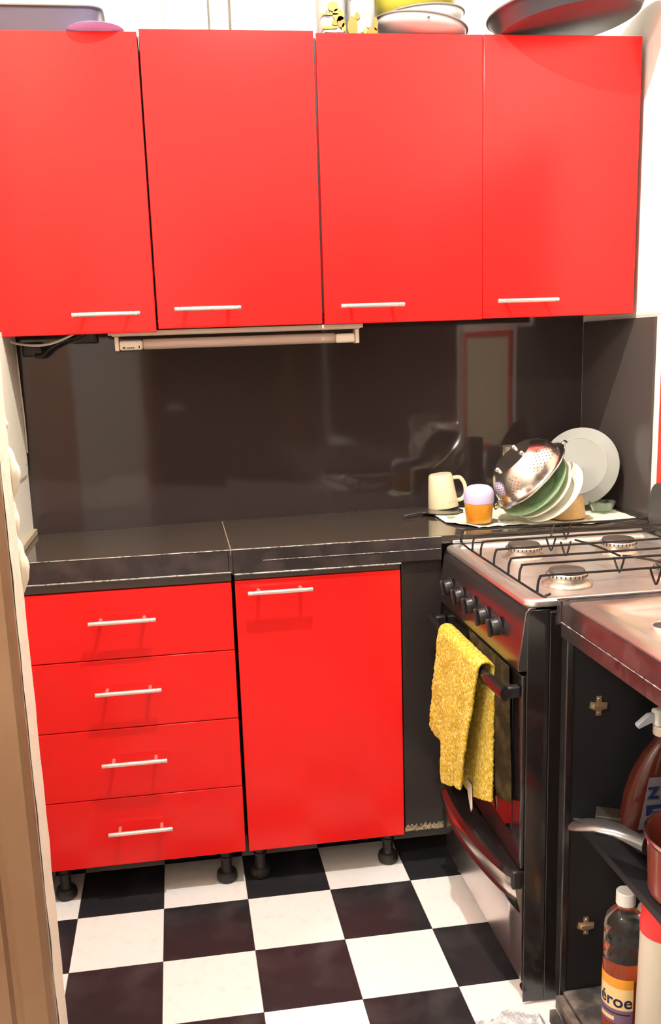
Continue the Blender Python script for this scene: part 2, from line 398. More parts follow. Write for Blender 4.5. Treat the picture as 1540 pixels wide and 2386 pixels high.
part('sealant_bead', sl, mat('sealant', (.62, .58, .52), .5, var=(.2, .18, .16), vscale=80), t)

# ------------------------------------------------------------------ worktop
t = thing('worktop', 'glossy black worktop in two slabs with chipped front edging', 'worktop', (.6, -.3, .86))
for x0, x1 in ((-.073, .4240), (.4262, 1.490)):
    part('slab', MB().prism([(x0, -.4455), (x1, -.4455), (x1, yw(x1)-.0065), (x0, yw(x0)-.0065)], .861, .881), WORK, t, bevel=.0008)
part('joint_strip', MB().prism([(.4242, -.4450), (.4260, -.4450), (.4260, yw(.425)-.008), (.4242, yw(.425)-.008)], .866, .8815), mat('joint_filler', (.42, .32, .20), .5), t)
part('edging', MB().box(-.056, .4185, -.4525, -.4460, .8285, .8795), EDGE, t, bevel=.0015)
part('edging', MB().box(.4285, .938, -.4525, -.4460, .8225, .8795), EDGE, t, bevel=.0015)
part('edging_joint', MB().box(.4190, .4280, -.4545, -.4460, .8225, .870), EDGE, t, bevel=.001)
def strip_wavy(x0, x1, y, z, r, seed):
    n = 60; return MB().tube([(x0+(x1-x0)*i/n, y, z+.0005*noise.noise((i*.6, seed, 0))) for i in range(n+1)], [r*(.55+.6*abs(noise.noise((i*.45, seed, 3)))) for i in range(n+1)], 6)
part('edge_strip', strip_wavy(-.056, .424, -.4525, .8805, .0016, 1), STRIP, t)
part('edge_strip', strip_wavy(.426, .938, -.4525, .8805, .0017, 2), STRIP, t)
part('edge_strip', MB().box(-.056, .4235, -.4555, -.4445, .8250, .8283), STRIP, t, bevel=.001)
part('edge_strip', MB().box(.4285, .836, -.4555, -.4445, .8190, .8223), STRIP, t, bevel=.001)
part('edge_strip', strip_wavy(.50, .935, -.4530, .851, .0012, 4), STRIP, t)

# ------------------------------------------------------------------ fluorescent fixture under the cabinets
t = thing('fluorescent_fixture', 'unlit beige fluorescent tube fixture under the wall cabinets', 'light fixture', (.48, -.27, 1.37))
FY = -.262
part('housing', MB().box(.178, .782, FY-.022, FY+.022, 1.3825, 1.3935), BPLAST, t, bevel=.002)
part('housing_lip', MB().box(.170, .788, FY-.027, FY-.0225, 1.385, 1.3945), mat('beige_light', (.74, .64, .52), .35), t, bevel=.001)
for x in (.184, .770):
    part('end_bracket', MB().prism([(0, 0), (.010, 0), (.010, .034), (0, .034)], -.020, .020, T(x, FY, 1.3820) @ R(-PI/2, 'X')), mat('beige_light2', (.74, .64, .52), .35), t, bevel=.002)
part('socket', MB().box(.1945, .250, FY-.019, FY+.019, 1.3495, 1.3720), mat('beige_light3', (.76, .67, .55), .35), t, bevel=.005)
part('socket', MB().box(.722, .7695, FY-.019, FY+.019, 1.3500, 1.3720), mat('beige_light4', (.78, .70, .58), .35), t, bevel=.005)
part('tube', MB().lathe([(.0115, .2505), (.0125, .252), (.0125, .720), (.0115, .7215)], 20, T(0, FY, 1.3625) @ R(PI/2, 'Y')), TUBE, t)
for i, (x, w, h) in enumerate(((.202, .007, .004), (.213, .003, .003), (.2175, .003, .003), (.222, .003, .003), (.2265, .003, .003), (.240, .003, .006))):
    part('printed_mark', MB().box(x, x+w, FY-.0196, FY-.019, 1.3535, 1.3535+h), PRBLK, t)
# cables
def smooth_path(pts, n=8):
    out = []; P = [Vector(p) for p in pts]; P = [P[0]]+P+[P[-1]]
    for i in range(1, len(P)-2):
        for k in range(n):
            s = k/n; a, b, c, d = P[i-1], P[i], P[i+1], P[i+2]
            out.append(.5*((2*b)+(-a+c)*s+(2*a-5*b+4*c-d)*s*s+(-a+3*b-3*c+d)*s**3))
    out.append(P[-2]); return out
tag(part('cable', MB().tube(smooth_path([(-.0715, -.205, 1.386), (-.064, -.2, 1.378), (-.03, -.2, 1.371), (.01, -.2, 1.370), (.045, -.2, 1.378), (.08, -.195, 1.393), (.12, -.19, 1.416)]), .0032, 8), RUBBER), 'white cable sagging under the wall cabinet by the doorway', 'cable')
tag(part('cable', MB().tube(smooth_path([(-.0695, -.135, 1.40), (-.069, -.13, 1.36), (-.0685, -.125, 1.28), (-.068, -.112, 1.18), (-.0695, -.108, 1.10)]), .0022, 8), RUBBER), 'thin cream cable running down the wall corner beside splashback', 'cable')
t = thing('power_adapter', 'black plug adapter hanging under the wall cabinet by the doorway', 'adapter', (-.02, -.15, 1.36))
part('body', MB().box(-.050, .000, -.160, -.115, 1.343, 1.378), BLACKPL, t, bevel=.004)
part('lead', MB().tube(smooth_path([(-.018, -.165, 1.345), (.0, -.17, 1.345), (.02, -.17, 1.362), (.05, -.17, 1.377), (.09, -.165, 1.388), (.15, -.16, 1.416)]), .006, 8), BLACKPL, t)
part('second_plug', MB().box(.072, .135, -.16, -.12, 1.372, 1.398), BLACKPL, t, bevel=.004)

# ------------------------------------------------------------------ things on top of the wall cabinets
ZT = 2.0395
t = thing('roasting_tin', 'dark grey roasting tin on the cabinet nearest the doorway', 'tin', (.05, -.22, ZT))
rings = [rrect(-.055+i, .200-i, -.27+i, -.13-i, .03, z) for i, z in ((.012, ZT+.001), (.006, ZT+.004), (0, ZT+.035), (-.008, ZT+.060), (-.012, ZT+.062), (-.012, ZT+.065), (-.006, ZT+.065), (.004, ZT+.036), (.012, ZT+.006))]
part('body', MB().loft(rings), mat('tin_grey', (.085, .070, .095), .35), t)
part('rolled_rim', MB().tube(rrect(-.067, .212, -.282, -.118, .032, ZT+.064), .003, 8, closed=True), mat('rim_grey', (.22, .22, .19), .3), t)
tag(part('lilac_dish', MB().lathe([(0, 0), (.040, 0), (.058, .003), (.064, .007), (.062, .008), (.05, .004), (0, .002)], 36, T(.195, -.290, ZT+.0015)), PURPLE), 'flat lilac dish in front of the roasting tin', 'dish')
# white casing on the wall behind
t = thing('pipe_casing', 'white boxed pipe casing on wall above the second cabinet', 'pipe casing', (.47, -.08, 2.04))
part('flat_cover', MB().box(.353, .455, yw(.353)-.05, yw(.455)-.0063, 2.03, ZC-.002), WPLAST, t, bevel=.006)
part('pipe', MB().lathe([(.021, 2.03), (.021, ZC-.002)], 24, T(.484, yw(.484)-.030, 0)), mat('casing_beige', (.80, .77, .68), .4), t)
part('pipe', MB().lathe([(.038, 2.03), (.038, ZC-.002)], 28, T(.553, yw(.553)-.046, 0)), mat('casing_beige2', (.84, .82, .75), .4), t)
# packets
def packet(name, label, x0, x1, y, h, seed):
    t = thing(name, label, 'packet', ((x0+x1)/2, y, ZT)); cx = (x0+x1)/2; w = (x1-x0)/2
    rings = []
    for i in range(15):
        u = i/14; z = .001+h*u; s = .93+.07*math.sin(PI*min(1, u*1.3)); dd = .034*(1 if u < .75 else 1-(u-.75)*3.2)
        rings.append([(a*w*s*(1+.02*noise.noise((k*.7, u*5, seed))), b*dd*(1+.08*noise.noise((k*.5, u*4, seed+2))), z) for k, (a, b) in enumerate([(math.copysign(abs(math.cos(q))**.55, math.cos(q)), math.copysign(abs(math.sin(q))**.55, math.sin(q))) for q in [2*PI*k/28 for k in range(28)]])])
    part('pack', MB().loft(rings), PAPERW, t, local=True)
    return t
def blob(parent, m, cx, cz, rx, rz, y, seed, name='printed_shape'):
    n = 18; pts = [(cx+rx*math.cos(a)*(1+.25*noise.noise((math.cos(a)*1.5, math.sin(a)*1.5, seed))), cz+rz*math.sin(a)*(1+.25*noise.noise((math.sin(a), math.cos(a), seed+4)))) for a in [2*PI*k/n for k in range(n)]]
    mb = MB(); mb.add([(x, yy, z) for yy in (y, y+.0015) for x, z in pts], [tuple(range(n)), tuple(range(n, 2*n))[::-1]]+[(i, (i+1) % n, n+(i+1) % n, n+i) for i in range(n)])
    part(name, mb, m, parent, local=True)
t = packet('food_packet', 'white food packet with yellow and orange print on the third cabinet', .700, .766, -.265, .19, 1)
for c in (((.000, .062), (.013, .011), PRYEL), ((.012, .045), (.014, .013), PRYEL), ((.018, .030), (.010, .012), PRORA), ((.004, .028), (.007, .006), PRORA), ((-.012, .018), (.020, .003), PRYEL), ((.024, .018), (.005, .009), PRYEL), ((-.008, .046), (.024, .0022), PRYEL), ((.0, .010), (.026, .0025), PRGRY)):
    blob(t, c[2], *c[0], *c[1], -.0372, random.random()*9)
part('printed_shape', MB().box(-.012, .030, -.0372, -.036, .084, .105), PRRED, t, local=True)
part('printed_box', MB().tube([(-.016, -.0368, .042), (-.008, -.0368, .042), (-.008, -.0368, .052), (-.016, -.0368, .052)], .0008, 6, closed=True), PRBLK, t, local=True)
t = packet('food_packet', 'white food packet with orange splash print beside the yellow bowl', .770, .838, -.258, .17, 6)
for c in (((-.024, .022), (.012, .021), PRORA), ((-.014, .045), (.006, .008), PRORA), ((.022, .010), (.012, .012), PRORA), ((.030, .028), (.005, .014), PRORA), ((-.002, .020), (.004, .010), PRGRY), ((.013, .024), (.004, .0045), PRGRY), ((.005, .012), (.006, .004), PRYEL)):
    blob(t, c[2], *c[0], *c[1], -.0372, random.random()*9)
for k in range(6):
    part('printed_bar', MB().box(-.030+k*.0042, -.0272+k*.0042, -.0372, -.036, .083, .091+.002*(k % 2)), PRBLK, t, local=True)
# bowls
def bowl_prof(r, h, fr, th=.0025):
    out = [(0, 0), (fr, 0)]
    for i in range(1, 9):
        u = i/8; out.append((fr+(r-fr)*math.sin(u*PI/2)**.9, h*u**1.3))
    out += [(r+.002, h+.001), (r+.002, h+.003), (r-th, h+.002)]
    for i in range(7, -1, -1):
        u = i/8; out.append((max(fr+(r-fr)*math.sin(u*PI/2)**.9-th, .001), h*u**1.3+th))
    out.append((0, th)); return out
def rim_ring(r, z, rr, M=None, n=48):
    return MB().tube([(r*math.cos(2*PI*k/n), r*math.sin(2*PI*k/n), z) for k in range(n)], rr, 8, closed=True, M=M)
t = thing('enamel_dish', 'white enamel dish with dark rim, lowest under the yellow bowl', 'dish', (.952, -.228, ZT+.0085), rot=frame((.125, -.02, 1)))
part('body', MB().lathe(bowl_prof(.112, .032, .055), 48), WENAM, t, local=True)
part('dark_rim', rim_ring(.114, .034, .0024), RIMD, t, local=True)
part('hanging_hole', MB().lathe([(0, 0), (.0032, 0), (.0032, .001), (0, .001)], 10, T(-.1085, -.010, .0245) @ R(-1.05, 'Y')), PRBLK, t, local=True)
t = thing('enamel_basin', 'white enamel basin with grey rim nested between dish and yellow bowl', 'basin', (.962, -.226, ZT+.0165), rot=frame((-.05, -.02, 1)))
part('body', MB().lathe(bowl_prof(.101, .046, .045), 48), WENAM, t, local=True)
part('dark_rim', rim_ring(.103, .048, .0022), RIMD, t, local=True)
t = thing('yellow_bowl', 'translucent yellow bowl stacked on the white enamel basin', 'bowl', (.957, -.215, ZT+.040), rot=frame((-.17, -.05, 1)))
part('body', MB().lathe(bowl_prof(.108, .085, .042), 48), YELPL, t, local=True)
part('rolled_rim', rim_ring(.110, .087, .0025), YELPL, t, local=True)
# big round pan
t = thing('round_pan', 'large dark round baking pan overhanging the last wall cabinet', 'pan', (1.294, -.318, ZT+.0225), rot=frame((-.115, .01, 1)))
part('body', MB().lathe([(0, 0), (.155, 0), (.163, .003), (.182, .036), (.186, .040), (.187, .042), (.180, .042), (.160, .006), (0, .004)], 64), DARKM, t, local=True)
part('rolled_rim', rim_ring(.187, .042, .0028, n=64), mat('pan_rim', (.10, .105, .10), .35), t, local=True)

# ------------------------------------------------------------------ dishes on the worktop
ZK = .8812
cl = MB()
def clothf(a, b):
    x = .995+.475*a; y0 = -.405+.02*math.sin(a*7)+.012*noise.noise((a*9, 0, 1)); y1 = -.10+.02*noise.noise((a*8, 0, 5))
    if a < .12: y0 += (.12-a)*.9
    y = y0+(y1-y0)*b
    return (x, y, ZK+.0022+.004*abs(noise.noise((x*38, y*38, 2)))+.006*max(0, noise.noise((x*14, y*17, 7)))*(1 if b < .2 else .35))
cl.grid(clothf, 90, 60)
o = tag(part('dish_cloth', cl, mat('cloth_print', (.86, .82, .66), .9, var=(.30, .36, .16), vscale=16, vlo=.58, vhi=.68, bump=.3, bscale=300)), 'pale crumpled cloth with green print spread under the drying dishes', 'cloth')
sm = o.modifiers.new('thick', 'SOLIDIFY'); sm.thickness = .0012; sm.offset = 1
# mug
t = thing('mug', 'cream mug upside down beside the lilac-lidded jar', 'mug', (1.043, -.105, ZK+.012), rot=frame((-.10, .0, 1)))
part('body', MB().lathe([(.042, 0), (.0425, .003), (.033, .088), (.030, .093), (0, .094), (0, .090), (.029, .089), (.039, .003)], 36, cap=False), CREAMCER, t, local=True)
part('handle', MB().tube(smooth_path([(.006, .033, .078), (.008, .053, .076), (.010, .064, .055), (.010, .064, .030), (.008, .053, .016), (.006, .039, .014)]), .0055, 10), CREAMCER, t, local=True)
for k in range(9):
    a = .1+.05*math.sin(k*2); z = .022+.007*k
    part('printed_line', MB().lathe([(.0425-.0108*(z/.088)+.0004, z), (.0425-.0108*((z+.002)/.088)+.0004, z+.002)], 4, None, a-.06, a+.06), mat('print_tan', (.60, .45, .22), .5) if k == 0 else bpy.data.materials['print_tan'], t, local=True)
for k in range(7):
    a = .05+.13*k
    part('printed_mark', MB().lathe([(.0412, .012), (.0410, .015+.003*(k % 2))], 3, None, a, a+.07), PRGRY, t, local=True)
# little dark pan/lid under the mug with a handle
t = thing('small_pan', 'small dark lid with long handle lying under the cream mug', 'pan', (1.026, -.150, ZK+.0004))
part('body', MB().lathe([(0, 0), (.040, 0), (.056, .006), (.058, .009), (.052, .0095), (.038, .0085), (0, .0085)], 36), DARKGL, t, local=True)
part('handle', MB().loft([[(x, y+w*c, z+h*s) for c, s in ((-1, 0), (-.7, .8), (.7, .8), (1, 0), (.7, -.6), (-.7, -.6))] for x, y, z, w, h in ((-.050, -.014, .008, .005, .003), (-.075, -.024, .0095, .007, .004), (-.105, -.036, .009, .008, .004), (-.120, -.042, .0075, .005, .003))]), DARKM, t, local=True)
part('ferrule', MB().loft([[(x, y+w*c, z+h*s) for c, s in ((-1, 0), (-.7, .8), (.7, .8), (1, 0), (.7, -.6), (-.7, -.6))] for x, y, z, w, h in ((-.048, -.013, .008, .0055, .0034), (-.062, -.019, .0088, .0062, .0038))]), POLISH, t, local=True)
# jar
t = thing('jar', 'amber jar with a domed lilac lid on the cloth', 'jar', (1.066, -.347, ZK+.0095))
part('body', MB().lathe([(0, 0), (.030, 0), (.0325, .003), (.0365, .048), (.0365, .056), (0, .056)], 32), ORANGE, t, local=True)
lp = [(0.0372, .050), (.0382, .056), (.0385, .070)]+[(.0385*math.cos(q)**.6 if q < PI/2-.01 else 0, .070+.026*math.sin(q)) for q in [PI/2*i/8 for i in range(1, 9)]]
lid = MB(); lid.lathe(lp, 32, cap=False)
part('lid', lid, mat('pale_lilac_lid', (0.62, 0.54, 0.76), 0.35), t, local=True)
# plates and colander, tilted together
NA = Vector((-.714, -.273, .638)).normalized(); QA = frame(NA)
NC = Vector((-.70, .02, .70)).normalized()
def plate_prof(r, d=.016):
    return [(0, 0), (r*.55, 0), (r*.62, .001), (r*.72, d*.55), (r*.97, d*.97), (r, d), (r*.985, d+.003), (r*.72, d*.55+.0035), (r*.60, .004), (0, .004)]
def tilted(name, label, cat, c, r, m, d=.016, group=None):
    t = thing(name, label, cat, c, rot=QA, group=group)
    part('dish', MB().lathe(plate_prof(r, d), 56), m, t, local=True)
    return t
C2 = Vector((1.208, -.372, .9765)); C1 = C2-NA*.018+Vector((.008, -.008, -.002)); C0 = C1-NA*.018+Vector((.014, -.006, .002))
tilted('plate', 'white plate lowest in the tilted stack, leaning on the tan bowl', 'plate', C0, .092, WHITECER, group='tilted dishes in the drying stack')
tilted('plate', 'cream white plate tilted between the green plate and the lowest plate', 'plate', C1, .089, mat('white_ceramic2', (.86, .84, .66), .22), group='tilted dishes in the drying stack')
tilted('plate', 'pale green glass plate tilted under the steel colander', 'plate', C2, .098, GREENGL, group='tilted dishes in the drying stack')
cc = C2+NA*.030+Vector((.008, .012, .008))
t = thing('colander', 'steel colander upside down on top of the green plate', 'colander', cc, rot=frame(NC))
cp = [(.108, 0), (.110, .002), (.104, .005), (.098, .006)]
for i in range(1, 9):
    u = i/8; cp.append((.098-.034*u**1.8, .006+.062*u**.85))
cp += [(.060, .071), (0, .072)]
part('bowl', MB().lathe(cp, 56, cap=False), POLISH, t, local=True)
part('rolled_rim', rim_ring(.109, .002, .0026), POLISH, t, local=True)
hm = MB()
def colr(u): return .098-.034*u**1.8, .006+.062*u**.85
for row in range(7):
    u = .22+.09*row; r, z = colr(u)
    for k in range(44):
        if (k % 11) > 7: continue
        a = 2*PI*(k+.5*(row % 2))/44
        nrm = Vector((math.cos(a)*.85, math.sin(a)*.85, .5)).normalized()
        M = Matrix.Translation((r*math.cos(a), r*math.sin(a), z)) @ frame(nrm).to_matrix().to_4x4()
        hm.lathe([(0, .0008), (.0012, .0008), (.0012, 0)], 6, M, cap=False)
part('perforations', hm, PRBLK, t, local=True, kind='stuff')
for a in (.4, 2.5, 4.6):
    part('foot', MB().lathe([(0, 0), (.006, 0), (.006, .006), (.004, .009), (0, .0095)], 14, T(.046*math.cos(a), .046*math.sin(a), .0708)), POLISH, t, local=True)
for s in (0, PI):
    a = 1.35+s
    part('loop_handle', MB().tube(smooth_path([(.108*math.cos(a-.16), .108*math.sin(a-.16), .002), (.120*math.cos(a-.1), .120*math.sin(a-.1), .003), (.120*math.cos(a+.1), .120*math.sin(a+.1), .003), (.108*math.cos(a+.16), .108*math.sin(a+.16), .002)]), .0025, 8), POLISH, t, local=True)
t = thing('steel_cup', 'small steel cup standing behind the colander', 'cup', (1.222, -.150, ZK+.006))
part('body', MB().lathe([(0, 0), (.026, 0), (.027, .01), (.029, .170), (.0295, .172), (.028, .172), (.026, .01), (0, .004)], 32, cap=False), POLISH, t, local=True)
t = thing('tan_bowl', 'tan bowl upside down behind the lowest white plate', 'bowl', (1.300, -.345, ZK+.009))
part('body', MB().lathe([(.050, 0), (.050, .004), (.045, .042), (.040, .054), (.030, .056), (.030, .060), (0, .060)], 36), WOODT, t, local=True)
t = thing('serving_plate', 'big pale grey plate standing against the dark side panel', 'plate', (1.379, -.236, ZK+.124), rot=frame((-.60, -.70, .28)))
part('dish', MB().lathe([(0, 0), (.070, 0), (.074, -.001), (.078, -.001), (.082, .002), (.104, .009), (.107, .011), (.107, .013), (.104, .0125), (.080, .007), (.070, .004), (0, .004)], 64, R(PI, 'X')), GREYPL, t, local=True)
part('foot_ring', rim_ring(.076, .0008, .0012), mat('plate_ring', (.42, .41, .34), .4), t, local=True)
t = thing('glass_dish', 'small clear glass dish on the cloth by the side panel', 'dish', (1.420, -.300, ZK+.009))
part('body', MB().lathe([(0, 0), (.024, 0), (.034, .020), (.035, .026), (.033, .026), (.022, .004), (0, .004)], 28), mat('greenish_glass', (.75, .85, .70), .05, trans=.9), t, local=True)

# ------------------------------------------------------------------ things by the right wall
t = thing('wall_picture', 'yellow board with red border on wall beyond the cooker', 'wall board', (1.4985, -.62, 1.17))
part('face', MB().box(1.4955, 1.4995, -.80, -.466, .985, 1.36), BOARDYEL, t)
for b in ((-.4655, -.443, .962, 1.380), (-.8225, -.8005, .962, 1.380)):
    part('border', MB().box(1.4935, 1.4995, *b), BOARDRED, t, bevel=.001)
for b in ((-.800, -.466, .962, .9845), (-.800, -.466, 1.3605, 1.380)):
    part('border', MB().box(1.4935, 1.4995, *b), BOARDRED, t, bevel=.001)
tray = MB(); pts = rrect(-.60, -.440, .868, .985, .035)
tray.add([(x+(z-.868)*.07, y, z) for x in (1.474, 1.484) for y, z in pts], [tuple(range(len(pts)))[::-1], tuple(range(len(pts), 2*len(pts)))]+[(i, (i+1) % len(pts), len(pts)+(i+1) % len(pts), len(pts)+i) for i in range(len(pts))])
tag(part('board', tray, DGREY, bevel=.002), 'dark grey round-cornered board propped on wall behind the hob', 'board')

# ------------------------------------------------------------------ cooker
SX, SY0, SY1 = .942, -.9985, -.4535
t = cook = thing('cooker', 'black gas cooker with steel hob and towels on its oven door', 'cooker', (1.21, -.73, 0))
part('body', MB().box(SX+.020, 1.470, SY0+.002, SY1-.002, .035, .838), ENAMELB, t, bevel=.003)
part('side_panel', MB().box(SX+.004, SX+.048, SY0-.001, SY0+.0015, .006, .842), STOVEB, t, bevel=.004)
part('side_panel', MB().box(SX+.049, 1.468, SY0-.001, SY0+.0015, .006, .836), STOVEB, t, bevel=.003)
cpn = MB(); prof = [(SX+.022, .846), (SX+.008, .846), (SX+.001, .838), (SX-.014, .728), (SX-.012, .7215), (SX+.018, .7215)]
cpn.add([(x, y, z) for y in (SY0, SY1) for x, z in prof], [tuple(range(6)), tuple(range(6, 12))[::-1]]+[(i, (i+1) % 6, 6+(i+1) % 6, 6+i) for i in range(6)])
ctrl = part('control_panel', cpn, CTRL, t, bevel=.0015)
for y in (-.542, -.627, -.709, -.796, -.876):
    kn = part('knob', MB().lathe([(.0215, 0), (.0215, .003), (.0185, .004), (.0175, .016), (.0165, .018), (0, .0185)], 24, T(SX-.0075, y, .778) @ R(-PI/2-.136, 'Y')), BLACKPL, t)
    part('grip', MB().box(-.0185, .0185, -.005, .005, .0185, .026, T(SX-.0075, y, .778) @ R(-PI/2-.136, 'Y') @ R(.15, 'Z')), BLACKPL, kn, bevel=.002)
od = part('oven_door', MB().box(SX-.004, SX+.018, SY0+.004, SY1-.004, .305, .712), STOVEB, t, bevel=.003)
part('door_glass', MB().box(SX-.0058, SX-.0041, SY0+.05, SY1-.05, .36, .65), mat('oven_glass', (.012, .008, .008), .04, spec=1.0), od, bevel=.0006)
HX, HZ = .905, .679
hb = MB(); secs = []
for i in range(25):
    u = i/24; y = -.470-.525*u; bow = .006*math.sin(PI*u)
    secs.append([(HX-bow+.010*math.cos(q), y, HZ+.014*math.sin(q)) for q in [2*PI*k/14 for k in range(14)]])
hb.loft(secs)
oh = part('oven_handle', hb, STOVEB, t, label='thick black oven door handle')
for y in (-.482, -.983):
    part('bracket', MB().box(HX+.006, SX-.0045, y-.010, y+.010, HZ-.012, HZ+.012), BLACKPL, oh, bevel=.004)
# bowed warming drawer
def bow(u): return max(0.0, math.sin(PI*u))**.65
def dsec(u, pts):
    y = SY1-.006+(SY0-SY1+.012)*u; b = bow(u)
    return [(SX+x-k*b, y, z) for x, z, k in pts]
n = 28
face = [(.016, .300, 0), (-.006, .300, .020), (-.012, .288, .034), (-.012, .262, .040), (-.008, .236, .036), (.000, .206, .012), (.002, .198, .004), (.002, .052, 0), (.016, .045, 0)]
dm = MB(); dm.loft([dsec(i/n, face) for i in range(n+1)])
dw = part('drawer_front', dm, STEELF, t, label='bowed stainless drawer front')
hp = [(.010, .3005, 0), (-.004, .3025, .020), (-.014, .298, .035), (-.0155, .284, .041), (-.0125, .2845, .0365), (-.0065, .3002, .0205)]
hd = MB(); hd.loft([dsec(i/n, hp) for i in range(n+1)])
part('drawer_handle', hd, STOVEB, dw, label='glossy black lip along the drawer top')
lp = [(-.0085, .240, .0365), (-.012, .236, .038), (-.006, .214, .020), (-.002, .206, .012)]
ld = MB(); ld.loft([dsec(i/n, lp) for i in range(n+1)])
part('lower_lip', ld, STOVEB, dw)
for u in (0.004, .996):
    y = SY1-.006+(SY0-SY1+.012)*u
    part('end_cap', MB().box(SX-.020, SX+.002, y-.008, y+.008, .262, .302), BLACKPL, dw, bevel=.005)
for x in (.975, 1.44):
    for y in (-.955, -.49):
        part('foot', MB().lathe([(0, 0), (.016, 0), (.018, .006), (.012, .012), (.012, .036), (0, .036)], 16, T(x, y, .0005)), BLACKPL, t)
# hob
hx0, hx1, hy0, hy1 = .944, 1.474, SY0, SY1
rings = [rrect(hx0+i, hx1-i, hy0+i, hy1-i, max(.004, .022-i*.3), z) for i, z in ((.002, .8465), (0, .851), (.001, .857), (.005, .8605), (.018, .8615), (.022, .860), (.028, .8525), (.04, .8515))]
hob = part('hob', MB().loft(rings), STEEL, t, label='stainless hob tray with raised rim')
BPOS = ((1.080, -.865), (1.090, -.600), (1.315, -.610), (1.310, -.870))
for x, y in BPOS:
    b = part('burner', MB().lathe([(0, 0), (.050, 0), (.051, .003), (.047, .006), (.038, .010), (.036, .018), (0, .018)], 36, T(x, y, .8517)), BURN, t)
    part('burner_ring', MB().lathe([(.030, .018), (.040, .0185), (.041, .024), (.039, .026), (0, .026)], 36, T(x, y, .8517)), BURN, b)
    part('burner_cap', MB().lathe([(0, .0262), (.034, .0262), (.037, .028), (.035, .032), (0, .033)], 36, T(x, y, .8517)), BURNCAP, b)
    sl = MB()
    for k in range(28):
        a = 2*PI*k/28; sl.box(.0395, .0415, -.0013, .0013, .0193, .0243, T(x, y, .8517) @ R(a, 'Z'))
    part('flame_slots', sl, PRBLK, b, kind='stuff')
# wire pan support
g = part('pan_support_frame', MB().tube(smooth_path([(.985, -.470, .893), (.980, -.473, .878), (.982, -.49, .864), (.982, -.70, .862), (.982, -.965, .8625), (.992, -.975, .8625), (1.0, -.976, .866)], 5), .0026, 8), WIRE, t, label='black wire pan support')
WT = .8965
for y in (-.470, -.555, -.615, -.705, -.795, -.858, -.955):
    x1 = 1.462
    part('support_wire', MB().tube(smooth_path([(.982, y, .862), (.983, y, .880), (.987, y, .893), (.998, y, WT), (1.10, y, WT), (1.35, y, WT), (x1-.014, y, WT), (x1-.003, y, .893), (x1, y, .880), (x1, y, .862)], 4), .0026, 8), WIRE, g)
part('support_wire', MB().tube(smooth_path([(1.462, -.470, .862), (1.462, -.70, .862), (1.462, -.965, .862)], 4), .0026, 8), WIRE, g)
for (a, b) in (((1.215, -.475), (1.155, -.60)), ((1.19, -.655), (1.21, -.83)), ((1.215, -.835), (1.27, -.95)), ((1.36, -.48), (1.42, -.60))):
    part('support_finger', MB().tube(smooth_path([(a[0], a[1], WT-.001), ((a[0]+b[0])/2, (a[1]+b[1])/2, WT+.001), (b[0], b[1], WT-.002)], 5), .0024, 8), WIRE, g)
for x, y in ((1.155, -.600), (1.165, -.660), (1.205, -.838), (1.225, -.952), (1.245, -.475)):
    part('support_leg', MB().tube(smooth_path([(x-.012, y, WT-.002), (x-.006, y-.002, .875), (x, y-.003, .8625), (x+.006, y-.002, .875), (x+.012, y, WT-.002)], 4), .0023, 8), WIRE, g)
part('rear_rail', MB().box(hx0+.02, hx1-.02, hy1-.006, hy1+.002, .862, .870), STEEL, t, bevel=.002)

# coffee pot on the near right burner
t = thing('coffee_pot', 'white two-tier stovetop coffee pot, scorched at its base, on the hob', 'pot', (1.345, -.868, .9000))
part('boiler', MB().lathe([(0, 0), (.056, 0), (.058, .004), (.047, .070), (.046, .078), (0, .078)], 10), SCORCH, t, local=True, smooth=False)
part('waist', MB().lathe([(.044, .078), (.046, .082), (.046, .090), (.043, .092)], 28), RIMD, t, local=True)
part('jug', MB().lathe([(.040, .092), (.043, .098), (.062, .175), (.063, .178), (.060, .178), (.042, .10), (0, .098)], 10), WENAM, t, local=True, smooth=False)
part('rim', rim_ring(.062, .178, .002, n=30), mat('brown_rim', (.16, .07, .05), .4), t, local=True)

# ------------------------------------------------------------------ towels
t = thing('towel', 'yellow terry towel hanging over the oven handle', 'towel', (.9, -.75, .5))
def lerp_tab(tab, u):
    for (a, va), (b, vb) in zip(tab, tab[1:]):
        if a <= u <= b: return va+(vb-va)*(u-a)/(b-a)
    return tab[0][1] if u < tab[0][0] else tab[-1][1]
HEM = [(0, .440), (.10, .425), (.24, .420), (.34, .362), (.45, .345), (.60, .352), (.80, .378), (1, .390)]   # front lower edge, far to near
BHEM = [(0, .365), (.42, .352), (.7, .378), (1, .405)]
def sheet(a, b):
    zt = HZ+.010; fl, fc = .46, .08
    if b < fl:                                           # front, hem to bar
        k = 1-b/fl; h = lerp_tab(HEM, a); z = zt+(h-zt)*k
        y0, y1 = -.605+.045*k, -.885+.085*k
        x = HX-.0185-.006*math.sin(PI*k*.5)-(.007*math.sin(a*13+k*2.2)*k+.004*noise.noise((a*6, k*5, 3)))
    elif b < fl+fc:
        q = PI*(b-fl)/fc; y0, y1 = -.605, -.885
        x = HX-.001-.0175*math.cos(q); z = zt+.0165*math.sin(q)
    else:
        k = (b-fl-fc)/(1-fl-fc); h = lerp_tab(BHEM, a); z = zt+(h-zt)*k
        y0, y1 = -.605-.06*k, -.885-.010*k
        x = HX+.0165-.008*k-.002*math.sin(a*10)*k
    y = y0+(y1-y0)*a
    n1 = noise.noise((y*330, z*330, b*9)); n2 = noise.noise((y*120, z*120, 3))
    return (x-(1 if b < fl+fc/2 else -1)*(.0016*n1+.0014*n2), y+.0012*noise.noise((z*90, b*5, 2)), z+.0012*n1)
m = MB(); m.grid(sheet, 190, 430)
o = part('sheet', m, YTOWEL, t); s = o.modifiers.new('thick', 'SOLIDIFY'); s.thickness = .005; s.offset = 0
